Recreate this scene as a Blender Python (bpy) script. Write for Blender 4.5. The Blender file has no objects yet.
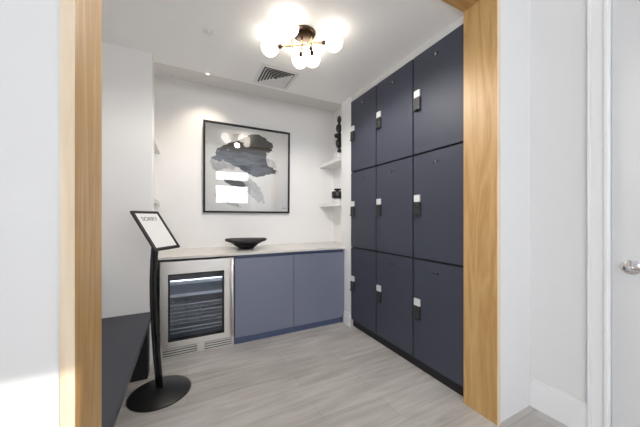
import bpy, bmesh, math, random
from math import sin, cos, pi, radians
from mathutils import Vector, Matrix
random.seed(4)
S = bpy.context.scene
C = S.collection

# ------------------------------------------------------------------ camera
YAW = .468
cam = bpy.data.cameras.new('camera'); cam.sensor_width = 36; cam.lens = 263.4/640*36
cam.shift_y = 4.5/640; cam.clip_start = .02
co = bpy.data.objects.new('camera', cam); C.objects.link(co)
co.location = (0, 0, 1.265); co.rotation_euler = (pi/2, 0, -YAW)
S.camera = co

# ------------------------------------------------------------------ world, sun, daylight, exposure
W = bpy.data.worlds.new('world'); S.world = W; W.use_nodes = True
bg = W.node_tree.nodes['Background']; bg.inputs[0].default_value = (.88, .93, 1, 1); bg.inputs[1].default_value = 3
def light(name, kind, loc, energy, color=(1, 1, 1), rot=(0, 0, 0), **kw):
    l = bpy.data.lights.new(name, kind); l.energy = energy; l.color = color
    for k, v in kw.items(): setattr(l, k, v)
    o = bpy.data.objects.new(name, l); C.objects.link(o); o.location = loc; o.rotation_euler = rot
    return o
sun_dir = Vector((-.538, 1, -.437))
sun = light('sun', 'SUN', (3, -8, 5), 2.6, (1, .93, .84), angle=radians(.5))
sun.rotation_euler = sun_dir.to_track_quat('-Z', 'Y').to_euler()
def daylight(name, x0, x1, z0, z1, e):
    return light(name, 'AREA', ((x0+x1)/2, -3.42, (z0+z1)/2), e, (.95, .95, 1), (pi/2, 0, 0), shape='RECTANGLE', size=x1-x0, size_y=z1-z0)
daylight('daylight_right', .92, 2.02, 1.58, 2.68, 12)
daylight('added_fill_left', -1.9, -.3, 1.0, 2.68, 2.5)  # fill lamp outside the added left window
light('added_fill_side', 'AREA', (-2.5, -2.05, 1.7), 34, (.93, .95, 1), (0, -pi/2, 0), shape='RECTANGLE', size=1.7, size_y=2.0)  # added fill lamp outside the made-up side window, brightens right wall and lockers
S.view_settings.view_transform = 'Standard'; S.view_settings.look = 'None'
S.view_settings.gamma = 1; S.view_settings.use_curve_mapping = False
S.view_settings.exposure = 0.78
S.cycles.max_bounces = 16; S.cycles.diffuse_bounces = 12

# ------------------------------------------------------------------ materials
def new_mat(name):
    m = bpy.data.materials.new(name); m.use_nodes = True
    return m, m.node_tree.nodes, m.node_tree.links, m.node_tree.nodes['Principled BSDF']
def srgb(r, g, b):
    f = lambda c: ((c/255+.055)/1.055)**2.4 if c > 10 else c/255/12.92
    return (f(r), f(g), f(b), 1)
def plain(name, col, rough=.5, metal=0, spec=.5, var=.04, scale=6, bump=0, bscale=200, aniso=None):
    m, N, L, P = new_mat(name)
    tc = N.new('ShaderNodeTexCoord')
    no = N.new('ShaderNodeTexNoise'); no.inputs['Scale'].default_value = scale; no.inputs['Detail'].default_value = 4
    if aniso:
        mp = N.new('ShaderNodeMapping'); mp.inputs['Scale'].default_value = aniso
        L.new(tc.outputs['Object'], mp.inputs[0]); L.new(mp.outputs[0], no.inputs[0])
    else: L.new(tc.outputs['Object'], no.inputs[0])
    mx = N.new('ShaderNodeMix'); mx.data_type = 'RGBA'
    mx.inputs['A'].default_value = tuple(c*(1-var) for c in col[:3])+(1,)
    mx.inputs['B'].default_value = tuple(min(1, c*(1+var)) for c in col[:3])+(1,)
    L.new(no.outputs[0], mx.inputs['Factor']); L.new(mx.outputs['Result'], P.inputs['Base Color'])
    P.inputs['Roughness'].default_value = rough; P.inputs['Metallic'].default_value = metal
    P.inputs['Specular IOR Level'].default_value = spec
    if bump:
        n2 = N.new('ShaderNodeTexNoise'); n2.inputs['Scale'].default_value = bscale; L.new(tc.outputs['Object'], n2.inputs[0])
        b = N.new('ShaderNodeBump'); b.inputs['Strength'].default_value = bump; b.inputs['Distance'].default_value = .002
        L.new(n2.outputs[0], b.inputs['Height']); L.new(b.outputs[0], P.inputs['Normal'])
    return m
def wood(name, dark, mid, light_, rough=.45, axis='Z', scale=1.0):
    m, N, L, P = new_mat(name)
    tc = N.new('ShaderNodeTexCoord'); mp = N.new('ShaderNodeMapping')
    s = {'Z': (9, 9, .8), 'X': (.8, 9, 9), 'Y': (9, .8, 9)}[axis]
    mp.inputs['Scale'].default_value = tuple(v*scale for v in s); L.new(tc.outputs['Object'], mp.inputs[0])
    n1 = N.new('ShaderNodeTexNoise'); n1.inputs['Scale'].default_value = 1.1; n1.inputs['Detail'].default_value = 3; n1.inputs['Distortion'].default_value = .6
    L.new(mp.outputs[0], n1.inputs[0])
    wv = N.new('ShaderNodeMath'); wv.operation = 'MULTIPLY'; wv.inputs[1].default_value = 9; L.new(n1.outputs[0], wv.inputs[0])
    fr = N.new('ShaderNodeMath'); fr.operation = 'PINGPONG'; fr.inputs[1].default_value = 1; L.new(wv.outputs[0], fr.inputs[0])
    mp2 = N.new('ShaderNodeMapping'); mp2.inputs['Scale'].default_value = tuple(v*scale*9 for v in s); L.new(tc.outputs['Object'], mp2.inputs[0])
    n2 = N.new('ShaderNodeTexNoise'); n2.inputs['Scale'].default_value = 1.5; n2.inputs['Detail'].default_value = 5; L.new(mp2.outputs[0], n2.inputs[0])
    ad = N.new('ShaderNodeMix'); ad.inputs['Factor'].default_value = .5; L.new(fr.outputs[0], ad.inputs['A']); L.new(n2.outputs[0], ad.inputs['B'])
    cr = N.new('ShaderNodeValToRGB'); cr.color_ramp.elements[0].color = dark; cr.color_ramp.elements[1].color = light_
    cr.color_ramp.elements[0].position = .12; cr.color_ramp.elements[1].position = .8
    e = cr.color_ramp.elements.new(.45); e.color = mid
    L.new(ad.outputs[0], cr.inputs[0]); L.new(cr.outputs[0], P.inputs['Base Color'])
    P.inputs['Roughness'].default_value = rough
    return m
def emit(name, col, st):
    m, N, L, P = new_mat(name)
    P.inputs['Base Color'].default_value = col; P.inputs['Emission Color'].default_value = col; P.inputs['Emission Strength'].default_value = st
    P.inputs['Roughness'].default_value = .25
    return m
def pane(name, tint=(1, 1, 1, 1), ior=1.5, gloss_boost=0.0):
    m, N, L, P = new_mat(name); N.remove(P)
    out = N['Material Output']; t = N.new('ShaderNodeBsdfTransparent'); t.inputs[0].default_value = tint
    g = N.new('ShaderNodeBsdfGlossy'); g.inputs['Roughness'].default_value = .0
    f = N.new('ShaderNodeFresnel'); f.inputs[0].default_value = ior
    mm = N.new('ShaderNodeMath'); mm.operation = 'ADD'; mm.inputs[1].default_value = gloss_boost; L.new(f.outputs[0], mm.inputs[0])
    mx = N.new('ShaderNodeMixShader'); L.new(mm.outputs[0], mx.inputs[0]); L.new(t.outputs[0], mx.inputs[1]); L.new(g.outputs[0], mx.inputs[2])
    L.new(mx.outputs[0], out.inputs[0]); return m

M = {}
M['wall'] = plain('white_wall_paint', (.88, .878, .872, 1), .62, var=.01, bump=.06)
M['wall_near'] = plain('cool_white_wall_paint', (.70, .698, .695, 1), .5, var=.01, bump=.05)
M['ceil_shaded'] = plain('recess_shade_paint', (.76, .75, .745, 1), .8, var=.01)  # ceiling paint darkened: the shade of the recess is put into the colour
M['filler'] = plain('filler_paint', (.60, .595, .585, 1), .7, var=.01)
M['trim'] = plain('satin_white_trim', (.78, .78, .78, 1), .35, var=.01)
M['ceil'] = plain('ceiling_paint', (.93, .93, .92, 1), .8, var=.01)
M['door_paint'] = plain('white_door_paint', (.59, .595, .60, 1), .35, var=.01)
M['oak'] = wood('oak_veneer', srgb(170, 130, 76), srgb(184, 146, 92), srgb(196, 160, 108))
M['oak_x'] = wood('oak_veneer_header', srgb(170, 130, 76), srgb(184, 146, 92), srgb(196, 160, 108), axis='X')
M['oak_edge'] = wood('pale_oak_edge', srgb(212, 190, 158), srgb(220, 200, 172), srgb(226, 208, 184))
M['locker'] = plain('locker_laminate', srgb(64, 67, 79), .52, spec=.28, var=.03, scale=3, bump=.03, bscale=350)
M['black'] = plain('matt_black', (.012, .012, .014, 1), .5, var=.1)
M['keypad'] = plain('black_keypad', (.030, .030, .033, 1), .45)
M['gap'] = plain('dark_carcass', (.010, .010, .013, 1), .7)
M['plinth'] = plain('black_plinth', (.008, .008, .010, 1), .5)
M['cab'] = plain('blue_grey_laminate', srgb(122, 127, 146), .38, var=.02, scale=3)
M['cab_dark'] = plain('blue_rail', srgb(78, 90, 122), .4, var=.03)
M['quartz'] = plain('pale_quartz', srgb(214, 211, 206), .22, var=.03, scale=14)
M['steel'] = plain('brushed_steel', (.86, .84, .81, 1), .36, metal=1, var=.07, scale=3, aniso=(1, 1, 60))
M['steel_dark'] = plain('dark_slot', (.05, .05, .055, 1), .4, metal=.3)
M['chrome'] = plain('chrome', (.75, .75, .77, 1), .14, metal=1)
M['silver'] = plain('silver_plate', (.72, .72, .72, 1), .35, metal=.2)
M['fridge_in'] = plain('fridge_liner', srgb(140, 146, 160), .4)
M['shelf_trim'] = plain('pale_shelf_trim', srgb(222, 226, 232), .3)
M['wire'] = plain('wire_rack', (.62, .64, .67, 1), .35, metal=.3)
M['glass'] = pane('fridge_glass', (.93, .96, .99, 1), 1.5)
M['window_glass'] = pane('window_glass', (1, 1, 1, 1), 1.3)
M['bowl'] = plain('matt_black_ceramic', (.015, .015, .018, 1), .38, var=.1)
M['bench'] = plain('dark_slate_laminate', srgb(50, 53, 64), .42, var=.12, scale=5, aniso=(14, 1, 1))
M['stand'] = plain('black_powder_coat', (.014, .014, .015, 1), .34, var=.1, bump=.05)
M['paper'] = plain('white_paper', (.80, .80, .80, 1), .5, var=.01)
M['art_paper'] = plain('art_paper', srgb(240, 239, 236), .8, var=.01)
M['ink'] = plain('grey_print', (.22, .22, .23, 1), .6)
M['ink_pale'] = plain('pale_grey_print', (.62, .62, .63, 1), .6)
M['bronze'] = plain('dark_bronze', (.07, .045, .028, 1), .32, metal=.9)
M['brass'] = plain('polished_brass', (.80, .54, .20, 1), .18, metal=1)
M['globe'] = emit('opal_globe', (1, .92, .82, 1), 2.9)
M['spot'] = emit('downlight_lens', (1, .93, .85, 1), 12)
M['led'] = emit('cool_led', (.92, .96, 1, 1), 30)
M['vent_dark'] = plain('vent_inside', (.04, .04, .045, 1), .6)

def floor_mat():
    m, N, L, P = new_mat('grey_oak_vinyl_planks')
    tc = N.new('ShaderNodeTexCoord')
    br = N.new('ShaderNodeTexBrick'); br.offset = .37; br.inputs['Scale'].default_value = 1
    br.inputs['Brick Width'].default_value = 1.22; br.inputs['Row Height'].default_value = .182
    br.inputs['Mortar Size'].default_value = .0013; br.inputs['Mortar Smooth'].default_value = .3
    br.inputs['Color1'].default_value = srgb(187, 183, 178); br.inputs['Color2'].default_value = srgb(197, 194, 190)
    br.inputs['Mortar'].default_value = srgb(150, 144, 138)
    L.new(tc.outputs['Object'], br.inputs[0])
    mp = N.new('ShaderNodeMapping'); mp.inputs['Scale'].default_value = (1.3, 11, 1); L.new(tc.outputs['Object'], mp.inputs[0])
    n = N.new('ShaderNodeTexNoise'); n.inputs['Scale'].default_value = 1.6; n.inputs['Detail'].default_value = 7; n.inputs['Distortion'].default_value = .5; L.new(mp.outputs[0], n.inputs[0])
    cr = N.new('ShaderNodeValToRGB'); cr.color_ramp.elements[0].position = .33; cr.color_ramp.elements[0].color = (.80, .79, .78, 1)
    cr.color_ramp.elements[1].position = .66; cr.color_ramp.elements[1].color = (1.06, 1.06, 1.06, 1); L.new(n.outputs[0], cr.inputs[0])
    mp2 = N.new('ShaderNodeMapping'); mp2.inputs['Scale'].default_value = (2.2, 5, 1); L.new(tc.outputs['Object'], mp2.inputs[0])
    n2 = N.new('ShaderNodeTexNoise'); n2.inputs['Scale'].default_value = 1.0; n2.inputs['Detail'].default_value = 3; L.new(mp2.outputs[0], n2.inputs[0])
    cr2 = N.new('ShaderNodeValToRGB'); cr2.color_ramp.elements[0].position = .3; cr2.color_ramp.elements[0].color = (.86, .85, .84, 1)
    cr2.color_ramp.elements[1].position = .7; cr2.color_ramp.elements[1].color = (1.05, 1.05, 1.05, 1); L.new(n2.outputs[0], cr2.inputs[0])
    x = N.new('ShaderNodeMix'); x.data_type = 'RGBA'; x.blend_type = 'MULTIPLY'; x.inputs['Factor'].default_value = 1
    L.new(br.outputs[0], x.inputs['A']); L.new(cr.outputs[0], x.inputs['B'])
    y = N.new('ShaderNodeMix'); y.data_type = 'RGBA'; y.blend_type = 'MULTIPLY'; y.inputs['Factor'].default_value = 1
    L.new(x.outputs['Result'], y.inputs['A']); L.new(cr2.outputs[0], y.inputs['B'])
    L.new(y.outputs['Result'], P.inputs['Base Color']); P.inputs['Roughness'].default_value = .42
    P.inputs['Specular IOR Level'].default_value = .4
    return m
M['floor'] = floor_mat()

def ink_mat(name, c0, c1, scale=(3, 1, 14), alpha=None):
    m, N, L, P = new_mat(name)
    tc = N.new('ShaderNodeTexCoord'); mp = N.new('ShaderNodeMapping'); mp.inputs['Scale'].default_value = scale; mp.inputs['Rotation'].default_value = (0, .25, 0)
    L.new(tc.outputs['Object'], mp.inputs[0])
    n = N.new('ShaderNodeTexNoise'); n.inputs['Scale'].default_value = 2.2; n.inputs['Detail'].default_value = 6; n.inputs['Distortion'].default_value = .8; L.new(mp.outputs[0], n.inputs[0])
    cr = N.new('ShaderNodeValToRGB'); cr.color_ramp.elements[0].position = .35; cr.color_ramp.elements[1].position = .68
    cr.color_ramp.elements[0].color = c0; cr.color_ramp.elements[1].color = c1
    L.new(n.outputs[0], cr.inputs[0]); L.new(cr.outputs[0], P.inputs['Base Color']); P.inputs['Roughness'].default_value = .8
    return m
M['ink_dark'] = ink_mat('charcoal_paint', srgb(34, 31, 30), srgb(74, 69, 66))
M['ink_blue'] = ink_mat('slate_paint', srgb(52, 59, 72), srgb(104, 112, 124))
M['ink_smoke'] = ink_mat('smoky_wash', srgb(176, 178, 178), srgb(214, 213, 211), (5, 1, 5))

# ------------------------------------------------------------------ mesh helpers
def box(bm, x0, x1, y0, y1, z0, z1, bev=0, mi=0):
    t = bmesh.new()
    bmesh.ops.create_cube(t, size=1)
    for v in t.verts:
        v.co = Vector(((x0+x1)/2+v.co.x*(x1-x0), (y0+y1)/2+v.co.y*(y1-y0), (z0+z1)/2+v.co.z*(z1-z0)))
    if bev: bmesh.ops.bevel(t, geom=list(t.edges), offset=bev, segments=2, affect='EDGES', profile=.6)
    return merge(bm, t, mi)
def merge(bm, t, mi=0, mat=None):
    if mat is not None: bmesh.ops.transform(t, matrix=mat, verts=t.verts)
    vs = {v: bm.verts.new(v.co) for v in t.verts}
    for f in t.faces:
        try:
            g = bm.faces.new([vs[v] for v in f.verts]); g.smooth = f.smooth; g.material_index = mi
        except ValueError: pass
    t.free(); return bm
def tube(bm, pts, r, seg=12, mi=0, cap=True, ell=None, up=None):
    pts = [Vector(p) for p in pts]; n = len(pts); rings = []
    rr = r if isinstance(r, (list, tuple)) else [r]*n
    nrm = None
    for i in range(n):
        d = (pts[min(i+1, n-1)]-pts[max(i-1, 0)]).normalized()
        if nrm is None:
            a = Vector(up) if up else (Vector((0, 0, 1)) if abs(d.z) < .9 else Vector((1, 0, 0)))
            nrm = (a-d*a.dot(d)).normalized()
        else: nrm = (nrm-d*nrm.dot(d)).normalized()
        b = d.cross(nrm)
        e = ell or 1
        rings.append([bm.verts.new(pts[i]+nrm*cos(2*pi*k/seg)*rr[i]*e+b*sin(2*pi*k/seg)*rr[i]) for k in range(seg)])
    for i in range(n-1):
        for k in range(seg):
            f = bm.faces.new((rings[i][k], rings[i][(k+1) % seg], rings[i+1][(k+1) % seg], rings[i+1][k])); f.smooth = True; f.material_index = mi
    if cap:
        for q in (list(reversed(rings[0])), rings[-1]):
            f = bm.faces.new(q); f.material_index = mi
    return bm
def lathe(bm, prof, c=(0, 0, 0), seg=32, axis='Z', mi=0, smooth=True):
    c = Vector(c); rings = []
    def pt(r, h, a):
        if axis == 'Z': return c+Vector((r*cos(a), r*sin(a), h))
        if axis == 'X': return c+Vector((h, r*cos(a), r*sin(a)))
        return c+Vector((r*cos(a), h, r*sin(a)))
    for r, h in prof:
        if r < 1e-6: rings.append([bm.verts.new(pt(0, h, 0))])
        else: rings.append([bm.verts.new(pt(r, h, 2*pi*k/seg)) for k in range(seg)])
    for a, b in zip(rings, rings[1:]):
        for k in range(seg):
            k2 = (k+1) % seg
            if len(a) == 1 and len(b) == 1: continue
            if len(a) == 1: q = (a[0], b[k2], b[k])
            elif len(b) == 1: q = (a[k], a[k2], b[0])
            else: q = (a[k], a[k2], b[k2], b[k])
            f = bm.faces.new(q); f.smooth = smooth; f.material_index = mi
    return bm
def sphere(bm, c, r, seg=24, mi=0, sc=(1, 1, 1)):
    t = bmesh.new(); bmesh.ops.create_uvsphere(t, u_segments=seg, v_segments=max(8, seg//2), radius=r)
    for f in t.faces: f.smooth = True
    return merge(bm, t, mi, Matrix.Translation(c) @ Matrix.Diagonal((*sc, 1)))
def poly(bm, pts, mi=0):
    f = bm.faces.new([bm.verts.new(p) for p in pts]); f.material_index = mi
def link(name, bm, mats, parent=None, origin=None):
    """links bm (in world coordinates) as one mesh object whose origin is its parent's or 'origin'"""
    bmesh.ops.recalc_face_normals(bm, faces=bm.faces)
    me = bpy.data.meshes.new(name); o = bpy.data.objects.new(name, me); C.objects.link(o)
    if parent is not None:
        base = world_loc(parent); bm.transform(Matrix.Translation(-base)); o.parent = parent
    elif origin is not None:
        bm.transform(Matrix.Translation(-Vector(origin))); o.location = origin
    bm.to_mesh(me); bm.free()
    for m in (mats if isinstance(mats, (list, tuple)) else [mats]): me.materials.append(M[m])
    return o
def world_loc(o):
    v = Vector(o.location)
    while o.parent: o = o.parent; v += Vector(o.location)
    return v
def B(*a, **k): return box(bmesh.new(), *a, **k)
def thing(name, loc, label, cat, group=None):
    o = bpy.data.objects.new(name, None); o.empty_display_size = .1; C.objects.link(o); o.location = loc
    return tag(o, label, cat, group)
def tag(o, label, cat, group=None, kind=None):
    o['label'] = label; o['category'] = cat
    if group: o['group'] = group
    if kind: o['kind'] = kind
    return o
def struct(name, bm, mats, parent=None):
    o = link(name, bm, mats, parent)
    if parent is None: o['kind'] = 'structure'
    return o

# ------------------------------------------------------------------ dimensions
Y0, Y1 = .947, 1.165            # wall with the wood-lined opening
ZC, ZR = 2.684, 2.84             # ceiling, recess ceiling
YB = 3.40                       # back wall of the recess
XL = 1.709                      # locker door plane

# ------------------------------------------------------------------ shell
struct('floor', B(-2.4, 2.4, -3.4, 3.6, -.10, 0), 'floor')
b = bmesh.new()                                                     # room ceiling with the taller pocket over the counter
box(b, -1.0, 2.3, Y1, 2.815, ZC, ZC+.26)
struct('ceiling', b, 'ceil')
struct('ceiling_recess', B(-1.0, 2.3, 2.815, 3.6, ZR, ZR+.12), 'ceil_shaded')
struct('ceiling_front', B(-2.4, 2.4, -3.4, Y1, 2.95, 3.05), 'ceil')
struct('wall_back', B(-1.0, 2.3, YB, YB+.12, 0, ZR+.02), 'wall')
struct('wall_recess_left', B(-.67, -.55, 2.83, YB, 0, ZR+.02), 'wall')
struct('wall_recess_right', B(1.95, 2.07, 2.80, YB, 0, ZR+.02), 'wall')
struct('wall_left', B(-1.02, -.90, Y1, 2.68, 0, ZC), 'wall')
struct('wall_left_return', B(-1.0, -.266, 2.68, 2.83, 0, ZC), 'wall')
struct('wall_right', B(2.20, 2.32, Y1, 2.80, 0, ZC), 'wall')
struct('wall_pillar', B(1.712, 2.20, 2.590, 2.80, 0, ZC), 'trim')
b = bmesh.new(); box(b, 1.682, 1.712, 2.572, 2.704, 0, .115, .002); box(b, 1.686, 1.712, 2.576, 2.704, .115, .14, .004)
box(b, 1.712, 1.722, 2.587, 2.590, 0, .115)
struct('baseboard_pillar', b, 'trim')
# wall around the opening: left, right, above
b = bmesh.new()
box(b, -2.3, -.302, Y0+.002, Y1, 0, 2.95); box(b, 1.720, 2.08, Y0+.002, Y1, 0, 2.95); box(b, -.302, 1.720, Y0+.002, Y1, 2.702, 2.95)
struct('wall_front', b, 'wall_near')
b = bmesh.new()
box(b, -2.4, -2.28, -3.4, -3.05, 0, 2.95); box(b, -2.4, -2.28, -1.05, Y0, 0, 2.95); box(b, -2.4, -2.28, -3.05, -1.05, 0, .85); box(b, -2.4, -2.28, -3.05, -1.05, 2.55, 2.95)
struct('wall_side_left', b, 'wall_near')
b = bmesh.new(); box(b, -2.36, -2.32, -3.05, -3.01, .85, 2.55); box(b, -2.36, -2.32, -1.09, -1.05, .85, 2.55); box(b, -2.36, -2.32, -3.01, -1.09, .85, .89); box(b, -2.36, -2.32, -3.01, -1.09, 2.51, 2.55)
fr = struct('window_3', b, 'trim'); link('window_pane', B(-2.342, -2.338, -3.01, -1.09, .89, 2.51), 'window_glass', fr)  # unseen side window, added to let fill onto the right wall and lockers
# right hand wall of the near room with its doorway
b = bmesh.new()
box(b, 2.08, 2.20, .585, Y1, 0, 2.95); box(b, 2.08, 2.20, -3.4, -.36, 0, 2.95); box(b, 2.08, 2.20, -.36, .585, 2.62, 2.95)
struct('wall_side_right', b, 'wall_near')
# window wall behind the camera
WR = (.91, 2.045, 1.55, 2.70); WL_ADDED = (-1.9, -.3, 1.0, 2.70)  # the left one is an unseen window added for more light
b = bmesh.new()
xs = [-2.4, WL_ADDED[0], WL_ADDED[1], WR[0], WR[1], 2.2]
box(b, xs[0], xs[1], -3.3, -3.2, 0, 2.95); box(b, xs[2], xs[3], -3.3, -3.2, 0, 2.95); box(b, xs[4], xs[5], -3.3, -3.2, 0, 2.95)
for w in (WR, WL_ADDED): box(b, w[0], w[1], -3.3, -3.2, 0, w[2]); box(b, w[0], w[1], -3.3, -3.2, w[3], 2.95)
struct('wall_window', b, 'wall_near')
for i, w in enumerate((WR, WL_ADDED)):
    b = bmesh.new(); x0, x1, z0, z1 = w
    e = .006 if i == 0 else .04
    box(b, x0, x0+e, -3.28, -3.22, z0, z1); box(b, x1-e, x1, -3.28, -3.22, z0, z1)
    box(b, x0, x1, -3.28, -3.22, z0, z0+.04); box(b, x0, x1, -3.28, -3.22, z1-e, z1)
    box(b, x0, x1, -3.28, -3.22, 2.19, 2.40) if i == 0 else box(b, (x0+x1)/2-.02, (x0+x1)/2+.02, -3.28, -3.22, z0, z1)
    fr = struct('window_%d' % (i+1), b, 'trim')
    link('window_pane', B(x0+e, x1-e, -3.252, -3.248, z0+.04, z1-e), 'window_glass', fr)

# wood lining of the opening
struct('trim_1', B(-.300, -.272, Y0-.004, 1.195, 0, 2.672, .0015), 'oak')
struct('trim_2', B(1.688, 1.718, Y0, Y1, 0, 2.672, .0015), 'oak')
struct('trim_3', B(-.300, 1.718, Y0, Y1, 2.672, 2.700, .0015), 'oak_x')
struct('trim_4', B(-.3025, -.2725, Y0-.007, Y0-.0045, 0, 2.70), 'oak_edge')
struct('trim_5', B(1.6895, 1.7195, Y0-.004, Y0-.0005, 0, 2.70), 'oak_edge')
# filler above the lockers
struct('trim_6', B(1.728, 2.20, Y1, 2.59, 2.625, ZC), 'filler')
# baseboards of the near room
def skirting(name, x0, x1, y0, y1):
    b = bmesh.new(); box(b, x0, x1, y0, y1, 0, .175, .002)
    if x1-x0 > y1-y0: box(b, x0, x1, y0+.006, y1, .175, .19, .002)
    else: box(b, x0+.006, x1, y0, y1, .175, .19, .002)
    struct(name, b, 'trim')
skirting('baseboard_side', 2.062, 2.08, .66, Y0)
# door casing: stepped boards
b = bmesh.new()
box(b, 2.056, 2.08, .645, .660, 0, 2.71, .003); box(b, 2.062, 2.08, .590, .645, 0, 2.70, .002); box(b, 2.050, 2.08, .572, .590, 0, 2.66, .003)
box(b, 2.062, 2.08, -.36, .645, 2.63, 2.70, .002); box(b, 2.056, 2.08, -.44, .66, 2.70, 2.715, .003)
box(b, 2.062, 2.08, -.44, -.36, 0, 2.70, .002)
box(b, 2.08, 2.13, .572, .585, 0, 2.62); box(b, 2.08, 2.13, -.36, .572, 2.608, 2.62)
struct('trim_7', b, 'trim')
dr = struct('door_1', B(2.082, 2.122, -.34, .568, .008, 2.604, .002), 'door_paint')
b = bmesh.new()
lathe(b, [(0, -.004), (.034, -.004), (.038, -.001), (.038, .004), (0, .004)], (2.078, .497, 1.005), 32, 'X')
tube(b, [(2.078, .497, 1.005), (2.035, .497, 1.005)], .011, 16)
tube(b, [(2.037, .503, 1.005), (2.034, .47, 1.006), (2.034, .42, 1.005), (2.037, .385, 1.003)], [.013, .0135, .011, .010], 16)
link('door_handle', b, 'chrome', dr)

# ------------------------------------------------------------------ lockers
cols = [(1.171, 1.635), (1.635, 2.123), (2.123, 2.584)]
rows = [(.084, .927), (.927, 1.793), (1.793, 2.622)]
place_c = ['beside the oak door frame', 'in the middle column', 'beside the white pillar']
place_r = ['bottom row', 'middle row', 'top row']
tag(link('locker_plinth', B(1.745, 2.15, 1.168, 2.586, 0, .080), 'plinth', origin=(1.745, 1.168, 0)),
    'long black recessed plinth on the floor under the dark locker bank', 'plinth')
def make_locker(ya, yb, za, zb, label):
    t = thing('locker', (XL, ya, za), label, 'locker', 'dark lockers in three rows of three')
    g = .0072
    link('body', B(XL+.022, 2.15, ya+.001, yb-.001, za+.001, zb-.001), 'gap', t)
    d = link('door', B(XL, XL+.020, ya+g, yb-g, za+g, zb-g*1.2, .0015), 'locker', t)
    ly = yb-.052; lz = {0: .540, 1: 1.398, 2: 2.262}[int(za > .5)+int(za > 1.5)]   # combination lock by the far edge
    link('lock_plate', B(XL-.016, XL-.001, ly-.030, ly+.030, lz, lz+.058, .003), 'silver', d)
    b = bmesh.new(); box(b, XL-.020, XL-.0005, ly-.032, ly+.032, lz-.112, lz-.001, .004)
    for q in range(3): box(b, XL-.0235, XL-.020, ly-.022, ly+.022, lz-.030-q*.026, lz-.014-q*.026, .001)
    tube(b, [(XL-.020, ly+.018, lz-.098), (XL-.034, ly+.018, lz-.102), (XL-.034, ly-.024, lz-.108), (XL-.020, ly-.024, lz-.104)], .005, 8)
    link('keypad_lock', b, 'keypad', d)
    cy = ya+.51*(yb-ya); cz = zb-.092                              # small twin-hole vent with a bright pin
    b = bmesh.new(); lathe(b, [(0, -.0025), (.010, -.0025), (.010, .0), (0, .0)], (XL-.0005, cy-.017, cz), 16, 'X')
    lathe(b, [(0, -.0025), (.010, -.0025), (.010, .0), (0, .0)], (XL-.0005, cy+.017, cz), 16, 'X')
    link('vent_hole', b, 'black', d)
    link('pin', B(XL-.005, XL-.0005, cy-.004, cy+.004, cz-.010, cz+.010, .001), 'chrome', d)
    return t
for r, (za, zb) in enumerate(rows):
    for c, (ya, yb) in enumerate(cols):
        make_locker(ya, yb, za, zb, 'dark grey-blue locker in the %s, %s' % (place_r[r], place_c[c]))

# ------------------------------------------------------------------ counter run
YC = 2.726
b = bmesh.new(); box(b, -.55, 1.711, YC-.018, YB, .892, .915, .002); box(b, 1.705, 1.95, 2.80, YB, .892, .915)
tag(link('worktop', b, 'quartz', origin=(.6, 3.0, .892)), 'long pale stone worktop lying over the fridge and blue-grey cabinets', 'worktop')
def base_cabinet(x0, x1, label, left):
    t = thing('base_cabinet', (x0, YC, 0), label, 'cabinet', 'blue-grey base cabinets')
    link('body', B(x0+.001, x1-.001, YC+.022, YB-.02, .066, .890), 'cab_dark', t)
    link('door', B(x0+.0025, x1-.0025, YC, YC+.020, .066, .856, .0015), 'cab', t)
    return t
base_cabinet(.426, 1.054, 'blue-grey handleless cabinet between the fridge and the other cabinet', 1)
base_cabinet(1.054, 1.711, 'blue-grey handleless cabinet beside the white pillar', 0)
tag(link('toe_kick', B(.426, 1.690, YC+.012, YC+.03, 0, .064), 'cab_dark', origin=(.426, YC, 0)), 'low blue toe kick board on the floor below the cabinets', 'toe kick')

# fridge
fx0, fx1 = -.215, .420
t = thing('beverage_fridge', (fx0, YC, 0), 'built-in stainless steel fridge with a glass door under the worktop', 'fridge')
b = bmesh.new(); th = .02
box(b, fx0, fx0+th, YC+.03, 3.30, .01, .872); box(b, fx1-th, fx1, YC+.03, 3.30, .01, .872)
box(b, fx0+th, fx1-th, YC+.03, 3.30, .852, .872); box(b, fx0+th, fx1-th, YC+.03, 3.30, .01, .115); box(b, fx0+th, fx1-th, 3.28, 3.30, .115, .852)
link('body', b, 'fridge_in', t)
wx0, wx1, wz0, wz1 = -.151, .325, .150, .757
b = bmesh.new(); y0, y1 = YC-.018, YC+.026
box(b, fx0+.002, wx0, y0, y1, .104, .872, .002); box(b, wx1, fx1-.004, y0, y1, .104, .872, .002)
box(b, wx0, wx1, y0, y1, wz1, .872, .002); box(b, wx0, wx1, y0, y1, .104, wz0, .002)
d = link('door', b, 'steel', t)
b = bmesh.new(); e = .014
box(b, wx0, wx0+e, y0+.006, y1, wz0, wz1); box(b, wx1-e, wx1, y0+.006, y1, wz0, wz1); box(b, wx0, wx1, y0+.006, y1, wz0, wz0+e); box(b, wx0, wx1, y0+.006, y1, wz1-e, wz1)
link('gasket', b, 'black', d)
link('door_glass', B(wx0+.002, wx1-.002, y0+.008, y0+.012, wz0+.002, wz1-.002), 'glass', d)
b = bmesh.new()
tube(b, [(.392, YC-.062, .125), (.392, YC-.062, .868)], .0125, 16)
for z in (.165, .83): tube(b, [(.392, YC-.062, z), (.392, YC-.016, z)], .008, 12)
link('handle', b, 'steel', d)
b = bmesh.new(); gy = YC+.004
box(b, fx0+.004, fx1-.004, gy+.010, gy+.020, .004, .098, mi=1)
for z in (.008, .030, .052, .074, .092): box(b, fx0+.004, fx1-.004, gy, gy+.012, z-.006 if z > .01 else .002, z+.006, .001)
for x in (fx0+.012, fx1-.012): box(b, x-.010, x+.010, gy-.001, gy+.012, .002, .098, .001)
box(b, .085, .150, gy-.003, gy+.012, .012, .088, .002)
link('grille', b, ['steel', 'steel_dark'], t)
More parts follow.
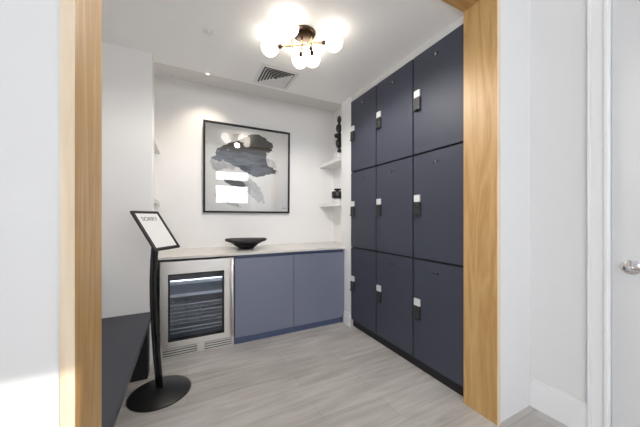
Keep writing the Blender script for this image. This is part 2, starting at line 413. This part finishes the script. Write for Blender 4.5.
b = bmesh.new(); box(b, -.145, .320, YC+.04, YC+.12, .690, .742, .004)
link('control_panel', b, 'black', t)
for z, w in ((.660, 'd'), (.545, 'd'), (.455, 'w'), (.385, 'w'), (.315, 'w'), (.235, 'w')):
    b = bmesh.new()
    yf = YC+.055
    if w == 'd': box(b, -.193, .398, yf, yf+.008, z-.016, z+.012, .002); box(b, -.193, .398, yf+.008, 3.25, z-.006, z-.002)
    else: box(b, -.193, .398, yf, yf+.006, z-.005, z+.004, .001)
    if w == 'w':
        for k in range(46): x = -.187+k*.01265; tube(b, [(x, yf+.003, z-.002), (x, 3.25, z-.002)], .0016, 5)
        for k in range(40): x = -.187+k*.0146; box(b, x, x+.0022, yf+.002, yf+.005, z-.034, z-.004)
        box(b, -.193, .398, yf, yf+.006, z-.038, z-.033)
    o = link('shelf', b, 'shelf_trim' if w == 'd' else 'wire', t)
link('interior_light', B(-.14, .32, YC+.16, YC+.19, .842, .850), 'led', t)

# ------------------------------------------------------------------ recess shelves and what stands on them
def wall_shelf(x0, x1, z0, z1, label, y0=2.90):
    b = B(x0, x1, y0, YB-.001, z0, z1, .002)
    return tag(link('wall_shelf', b, 'trim', origin=(x0, y0, z0)), label, 'shelf', 'white shelves in the recess')
wall_shelf(1.715, 1.949, 1.988, 2.036, 'upper white floating shelf on the right, holding the black sculpture', 2.83)
wall_shelf(1.715, 1.949, 1.424, 1.474, 'lower white floating shelf on the right, holding the dark jar', 2.83)
wall_shelf(-.549, -.262, 1.973, 2.010, 'upper white floating shelf at the left, mostly hidden by the wall', 2.84)
wall_shelf(-.549, -.262, 1.405, 1.442, 'lower white floating shelf at the left, mostly hidden by the wall', 2.84)
# sculpture: rings and pebbles stacked on a pale block
sx, sy = 1.795, 2.985
t = thing('sculpture', (sx, sy, 2.036), 'black totem sculpture of stacked rounded stones on the upper right shelf', 'sculpture')
link('base', B(sx-.055, sx+.055, sy-.05, sy+.05, 2.0365, 2.115, .004), 'trim', t)
b = bmesh.new()
for (dx, z, rx, rz) in ((0, 2.150, .026, .036), (-.008, 2.245, .044, .066), (.004, 2.340, .040, .050), (-.034, 2.345, .040, .032), (-.006, 2.445, .043, .060), (-.002, 2.560, .026, .052)):
    sphere(b, (sx+dx, sy, z), 1, 20, sc=(rx, .034, rz))
tube(b, [(sx, sy, 2.115), (sx, sy, 2.56)], .016, 10)
link('stones', b, 'bowl', t)
jx, jy = 1.80, 3.04
t = thing('jar', (jx, jy, 1.474), 'dark squat lidded jar on a pale dish on the lower right shelf', 'jar')
b = bmesh.new(); lathe(b, [(0, 1.4745), (.045, 1.4745), (.070, 1.482), (.074, 1.505), (.060, 1.512), (.050, 1.530), (0, 1.530)], (jx, jy, 0), 28)
link('dish', b, 'trim', t)
b = bmesh.new(); lathe(b, [(0, 1.5305), (.072, 1.5305), (.078, 1.540), (.078, 1.612), (.070, 1.620), (0, 1.620)], (jx, jy, 0), 28)
link('body', b, 'bowl', t)
b = bmesh.new(); lathe(b, [(0, 1.6205), (.020, 1.6205), (.020, 1.632), (.046, 1.636), (.046, 1.655), (0, 1.658)], (jx, jy, 0), 24)
link('lid', b, 'black', t)

# bowl on the worktop
bx, by, bz = .606, 3.075, .9155
t = thing('bowl', (bx, by, bz), 'black ribbed shallow bowl standing on the pale worktop', 'bowl')
b = bmesh.new()
lathe(b, [(0, 0), (.080, 0), (.086, .010), (.125, .045), (.185, .078), (.228, .092), (.232, .104), (.224, .106), (.180, .092), (.120, .062), (.070, .030), (0, .026)], (bx, by, bz), 64)
link('body', b, 'bowl', t)
b = bmesh.new()
for k in range(44):
    a = 2*pi*k/44
    p = [(.10, .028), (.15, .065), (.195, .087), (.226, .100), (.2275, .1105), (.200, .104)]
    tube(b, [(bx+r*cos(a), by+r*sin(a), bz+h) for r, h in p], .0042, 6)
link('ribs', b, 'bowl', t)

# ------------------------------------------------------------------ framed painting (hung leaning 1 degree forward)
px0, px1, pz0, pz1 = .170, 1.239, 1.329, 2.412
pc = Vector(((px0+px1)/2, YB-.034, (pz0+pz1)/2))
pt = thing('framed_painting', (pc.x, YB-.012, pc.z), 'large square black framed abstract brushstroke painting on the back wall', 'painting')
TILT = Matrix.Rotation(radians(1.0), 4, 'X')
hw, hh = (px1-px0)/2, (pz1-pz0)/2
def pboard(name, bm, mats, parent):
    bm.transform(Matrix.Translation(pc) @ TILT)
    return link(name, bm, mats, parent)
f = .022
b = bmesh.new()
box(b, -hw, -hw+f, -.014, .014, -hh, hh, .001); box(b, hw-f, hw, -.014, .014, -hh, hh, .001)
box(b, -hw+f, hw-f, -.014, .014, hh-f, hh, .001); box(b, -hw+f, hw-f, -.014, .014, -hh, -hh+f, .001)
pboard('frame', b, 'gap', pt)
art = pboard('artwork', B(-hw+f, hw-f, .003, .008, -hh+f, hh-f), 'art_paper', pt)
def U(u, v): return (-hw+f+u*(2*hw-2*f), hh-f-v*(2*hh-2*f))
def ragged(pts, amp, n=9, seed=0):
    rnd = random.Random(seed); out = []
    for i, p in enumerate(pts):
        q = pts[(i+1) % len(pts)]
        k = max(2, int(math.hypot(q[0]-p[0], q[1]-p[1])*n*10))
        for j in range(k):
            s = j/k; out.append((p[0]+(q[0]-p[0])*s+rnd.uniform(-amp, amp)*(j > 0), p[1]+(q[1]-p[1])*s+rnd.uniform(-amp, amp)*(j > 0)))
    return out
def stroke(name, polys, mat, dep):
    b = bmesh.new()
    for k, (pts, amp) in enumerate(polys):
        vs = [b.verts.new((U(u, v)[0], dep, U(u, v)[1])) for u, v in ragged(pts, amp, seed=k+7)]
        b.faces.new(vs)
    bmesh.ops.triangulate(b, faces=b.faces)
    pboard(name, b, mat, art)
stroke('smoky_wash', [([(.05, .43), (.10, .37), (.22, .33), (.34, .37), (.38, .45), (.30, .52), (.20, .50), (.12, .55), (.07, .50)], .012),
                      ([(.62, .38), (.72, .33), (.80, .36), (.84, .44), (.76, .50), (.66, .48)], .012),
                      ([(.28, .60), (.42, .57), (.56, .64), (.64, .74), (.70, .90), (.60, .88), (.50, .80), (.36, .74), (.26, .68)], .014),
                      ([(.10, .80), (.30, .86), (.40, .96), (.28, .93), (.14, .88)], .010)], 'ink_smoke', .0026)
stroke('slate_stroke', [([(.11, .33), (.20, .29), (.40, .27), (.62, .26), (.72, .28), (.69, .36), (.66, .42), (.76, .46), (.83, .48), (.83, .515), (.74, .54), (.58, .58), (.46, .53), (.36, .48), (.27, .44), (.18, .40), (.12, .37)], .010),
                        ([(.60, .40), (.70, .41), (.80, .455), (.86, .49), (.80, .50), (.68, .47)], .012),
                        ([(.06, .40), (.13, .36), (.20, .40), (.16, .43)], .010),
                        ([(.20, .62), (.40, .64), (.46, .69), (.44, .72), (.28, .70), (.21, .66)], .006)], 'ink_blue', .0020)
stroke('charcoal_stroke', [([(.11, .33), (.16, .26), (.24, .22), (.36, .17), (.47, .10), (.56, .06), (.62, .065), (.70, .12), (.75, .15), (.75, .24), (.71, .27), (.70, .31), (.55, .30), (.42, .28), (.28, .28), (.18, .30)], .013),
                           ([(.60, .07), (.70, .09), (.79, .15), (.80, .19), (.74, .22), (.66, .16)], .016),
                           ([(.66, .20), (.78, .21), (.79, .25), (.70, .27)], .014),
                           ([(.22, .625), (.36, .635), (.44, .66), (.43, .69), (.34, .685), (.24, .665)], .004)], 'ink_dark', .0014)
b = bmesh.new()
for k in range(5): box(b, U(.92+k*.012, 0)[0], U(.927+k*.012, 0)[0], .0020, .0026, U(0, .965-.004*(k % 2))[1], U(0, .955-.004*(k % 2))[1])
pboard('signature', b, 'ink', art)
M['art_glass'] = pane('picture_glass', (.98, .98, .98, 1), 1.5, .035)
pboard('picture_glass', B(-hw+f, hw-f, -.0025, -.0015, -hh+f, hh-f), 'art_glass', pt)

# ------------------------------------------------------------------ bench at the left
t = thing('bench', (-.57, 2.0, 0), 'long dark slate bench with a slab leg against the left wall', 'bench')
link('seat', B(-.898, -.262, 1.20, 2.676, .420, .460, .003), 'bench', t)
link('leg', B(-.80, -.275, 2.46, 2.58, .0, .4195, .003), 'gap', t)
link('leg', B(-.80, -.275, 1.25, 1.37, .0, .4195, .003), 'gap', t)

# ------------------------------------------------------------------ sign stand
cy_, sy_ = cos(YAW), sin(YAW)
def rt(r, q, z): return Vector((r*cy_+q*sy_, -r*sy_+q*cy_, z))
bc = Vector((-.170, 2.225, 0))
t = thing('sign_stand', bc, 'black curved floor stand holding a tilted framed sign, beside the bench', 'sign stand')
b = bmesh.new(); lathe(b, [(0, 0), (.195, 0), (.200, .004), (.200, .008), (.185, .013), (.10, .026), (.055, .034), (0, .036)], bc, 64)
link('base', b, 'stand', t)
poles = [(-1.165, 1.915, .03), (-1.180, 1.92, .16), (-1.196, 1.925, .30), (-1.212, 1.93, .47), (-1.220, 1.93, .64), (-1.222, 1.93, .80), (-1.220, 1.935, .95), (-1.216, 1.94, 1.04), (-1.214, 1.945, 1.11)]
b = bmesh.new()
for off in (-.0135, .0135): tube(b, [rt(r+off, q, z) for r, q, z in poles], .0125, 12)
link('pole', b, 'stand', t)
TL, BL_, TR = rt(-1.334, 1.85, 1.314), rt(-1.140, 1.82, 1.037), rt(-1.294, 2.10, 1.314)
ux = (TR-TL).normalized(); uy = (TL-BL_); uy = (uy-ux*uy.dot(ux)).normalized(); un = ux.cross(uy).normalized()
bw, bh = .250, (TL-BL_).length
BM = Matrix((ux, uy, un)).transposed().to_4x4(); BM.translation = (BL_+TR)/2
def sboard(name, bm, mats, parent):
    bm.transform(BM); return link(name, bm, mats, parent)
b = bmesh.new(); q = .020
box(b, -bw/2, -bw/2+q, -bh/2, bh/2, -.010, .006, .002); box(b, bw/2-q, bw/2, -bh/2, bh/2, -.010, .006, .002)
box(b, -bw/2+q, bw/2-q, bh/2-q, bh/2, -.010, .006, .002); box(b, -bw/2+q, bw/2-q, -bh/2, -bh/2+q, -.010, .006, .002)
box(b, -bw/2+q, bw/2-q, -bh/2+q, bh/2-q, -.010, -.004)
box(b, -.03, .03, -.06, .06, -.020, -.010, .002)
fr = sboard('sign_frame', b, 'stand', t)
sh = sboard('sheet', B(-bw/2+q, bw/2-q, -bh/2+q, bh/2-q, -.003, .001), 'paper', fr)
cu = bpy.data.curves.new('heading', 'FONT'); cu.body = 'SORRY'; cu.size = .047; cu.align_x = 'CENTER'; cu.offset = .0012
tmp = bpy.data.objects.new('heading', cu); C.objects.link(tmp)
dg = bpy.context.evaluated_depsgraph_get(); me = bpy.data.meshes.new_from_object(tmp.evaluated_get(dg))
bpy.data.objects.remove(tmp)
b = bmesh.new(); b.from_mesh(me); b.transform(Matrix.Translation((0, bh/2-.085, .0016)))
sboard('heading', b, 'ink', fr)

# ------------------------------------------------------------------ ceiling fittings
# semi-flush light
cc = Vector((.802, 1.860, ZC))
t = thing('ceiling_light', cc, 'brass and bronze ceiling light with five white opal globes', 'ceiling light')
b = bmesh.new(); lathe(b, [(0, 0), (.090, 0), (.090, -.008), (.082, -.020), (.060, -.030), (0, -.034)], cc, 40)
link('canopy', b, 'bronze', t)
GZ = 2.59
g1 = Vector((.643, 1.757, 2.612)); g2 = Vector((.576, 2.000, GZ)); g3 = Vector((.991, 1.726, GZ)); g4 = Vector((.846, 2.045, GZ)); g5 = Vector((.932, 1.985, GZ))
GR = .066
a1 = Vector((.787, 1.863, GZ)); a2 = Vector((.839, 1.811, GZ)); a3 = Vector((.726, 1.907, GZ))
def arm(p, q, sock=True):
    d = (q-p).normalized(); e = q-d*(GR-.004)
    b = bmesh.new(); tube(b, [p, e], .0055, 12)
    o = link('arm', b, 'brass', t)
    b = bmesh.new(); tube(b, [e-d*.030, e-d*.028, e-d*.002, e+d*.004], [.008, .014, .014, .018], 16)
    link('socket', b, 'bronze', o)
arm(a1+(a1-g2).normalized()*.035, g2); arm(a2+(a2-g3).normalized()*.03, g3); arm(a1, g4); arm(a2, g5)
p = Vector((a3.x, a3.y, GZ)); b = bmesh.new(); tube(b, [p-Vector((0, 0, .012)), p+Vector((0, 0, .05))], .0055, 12)
tube(b, [p+Vector((0, 0, .022)), p+Vector((0, 0, .022))+(g1-p-Vector((0, 0, .022)))*.6], .0055, 12); link('arm', b, 'brass', t)
for q in (a1, a2):
    b = bmesh.new(); tube(b, [Vector((q.x, q.y, GZ-.008)), Vector((q.x, q.y, ZC-.018))], .0065, 12); link('stem', b, 'brass', t)
b = bmesh.new(); sphere(b, (a2.x+.012, a2.y+.03, GZ-.022), .014, 16); tube(b, [(a2.x, a2.y, GZ), (a2.x+.012, a2.y+.03, GZ-.02)], .006, 10)
link('knob', b, 'bronze', t)
for g in (g1, g2, g3, g4, g5):
    b = bmesh.new(); sphere(b, g, GR if g is not g1 else .070, 32); link('globe', b, 'globe', t)

light('ceiling_light_glow', 'SPOT', (.80, 1.87, 2.50), 30, (1, .965, .93), spot_size=radians(174), spot_blend=.35, shadow_soft_size=.04)
# supply air vent
vx0, vx1, vy0, vy1 = .612, .985, 2.385, 2.760
t = thing('ceiling_vent', ((vx0+vx1)/2, (vy0+vy1)/2, ZC), 'square white louvred air vent in the ceiling', 'vent')
link('backing', B(vx0+.03, vx1-.03, vy0+.03, vy1-.03, ZC-.002, ZC-.0005), 'vent_dark', t)
def ring(i0, i1, za, zb):
    b = bmesh.new()
    A = [(vx0+i0, vy0+i0), (vx1-i0, vy0+i0), (vx1-i0, vy1-i0), (vx0+i0, vy1-i0)]
    D = [(vx0+i1, vy0+i1), (vx1-i1, vy0+i1), (vx1-i1, vy1-i1), (vx0+i1, vy1-i1)]
    for k in range(4):
        k2 = (k+1) % 4
        lo = [(*A[k], za), (*A[k2], za), (*D[k2], zb), (*D[k], zb)]
        hi = [(x, y, z+.0015) for x, y, z in lo]
        V = [b.verts.new(p) for p in lo+hi]
        for q in ((0, 1, 2, 3), (7, 6, 5, 4), (0, 4, 5, 1), (2, 6, 7, 3)): b.faces.new([V[j] for j in q])
    return b
link('frame', ring(0, .034, ZC-.006, ZC-.010), 'trim', t)
for k in range(5):
    i = .046+k*.026; link('louver', ring(i, i+.017, ZC-.018, ZC-.005), 'trim', t)
# recess downlight
dc = Vector((.205, 3.10, ZR))
t = thing('downlight', dc, 'small round white recessed downlight above the worktop', 'downlight')
b = bmesh.new(); lathe(b, [(.024, -.001), (.034, -.001), (.034, -.004), (.025, -.005), (.024, -.001)], dc, 28); link('ring', b, 'trim', t)
b = bmesh.new(); lathe(b, [(0, -.002), (.0245, -.002), (.0245, -.0035), (0, -.004)], dc, 28); link('lens', b, 'spot', t)
sp = light('downlight_beam', 'SPOT', dc-Vector((0, 0, .02)), 14, (1, .86, .70), spot_size=radians(110), spot_blend=.8, shadow_soft_size=.03)
# smoke detector
sc_ = Vector((.143, 2.168, ZC)); t = thing('smoke_detector', sc_, 'small round white detector on the ceiling left of the light', 'smoke detector')
b = bmesh.new(); lathe(b, [(0, -.0005), (.036, -.0005), (.036, -.004), (.033, -.006), (0, -.006)], sc_, 28); link('base', b, 'trim', t)
b = bmesh.new(); lathe(b, [(0, -.0065), (.018, -.0065), (.016, -.013), (.010, -.016), (0, -.016)], sc_, 28); link('cover', b, 'trim', t)
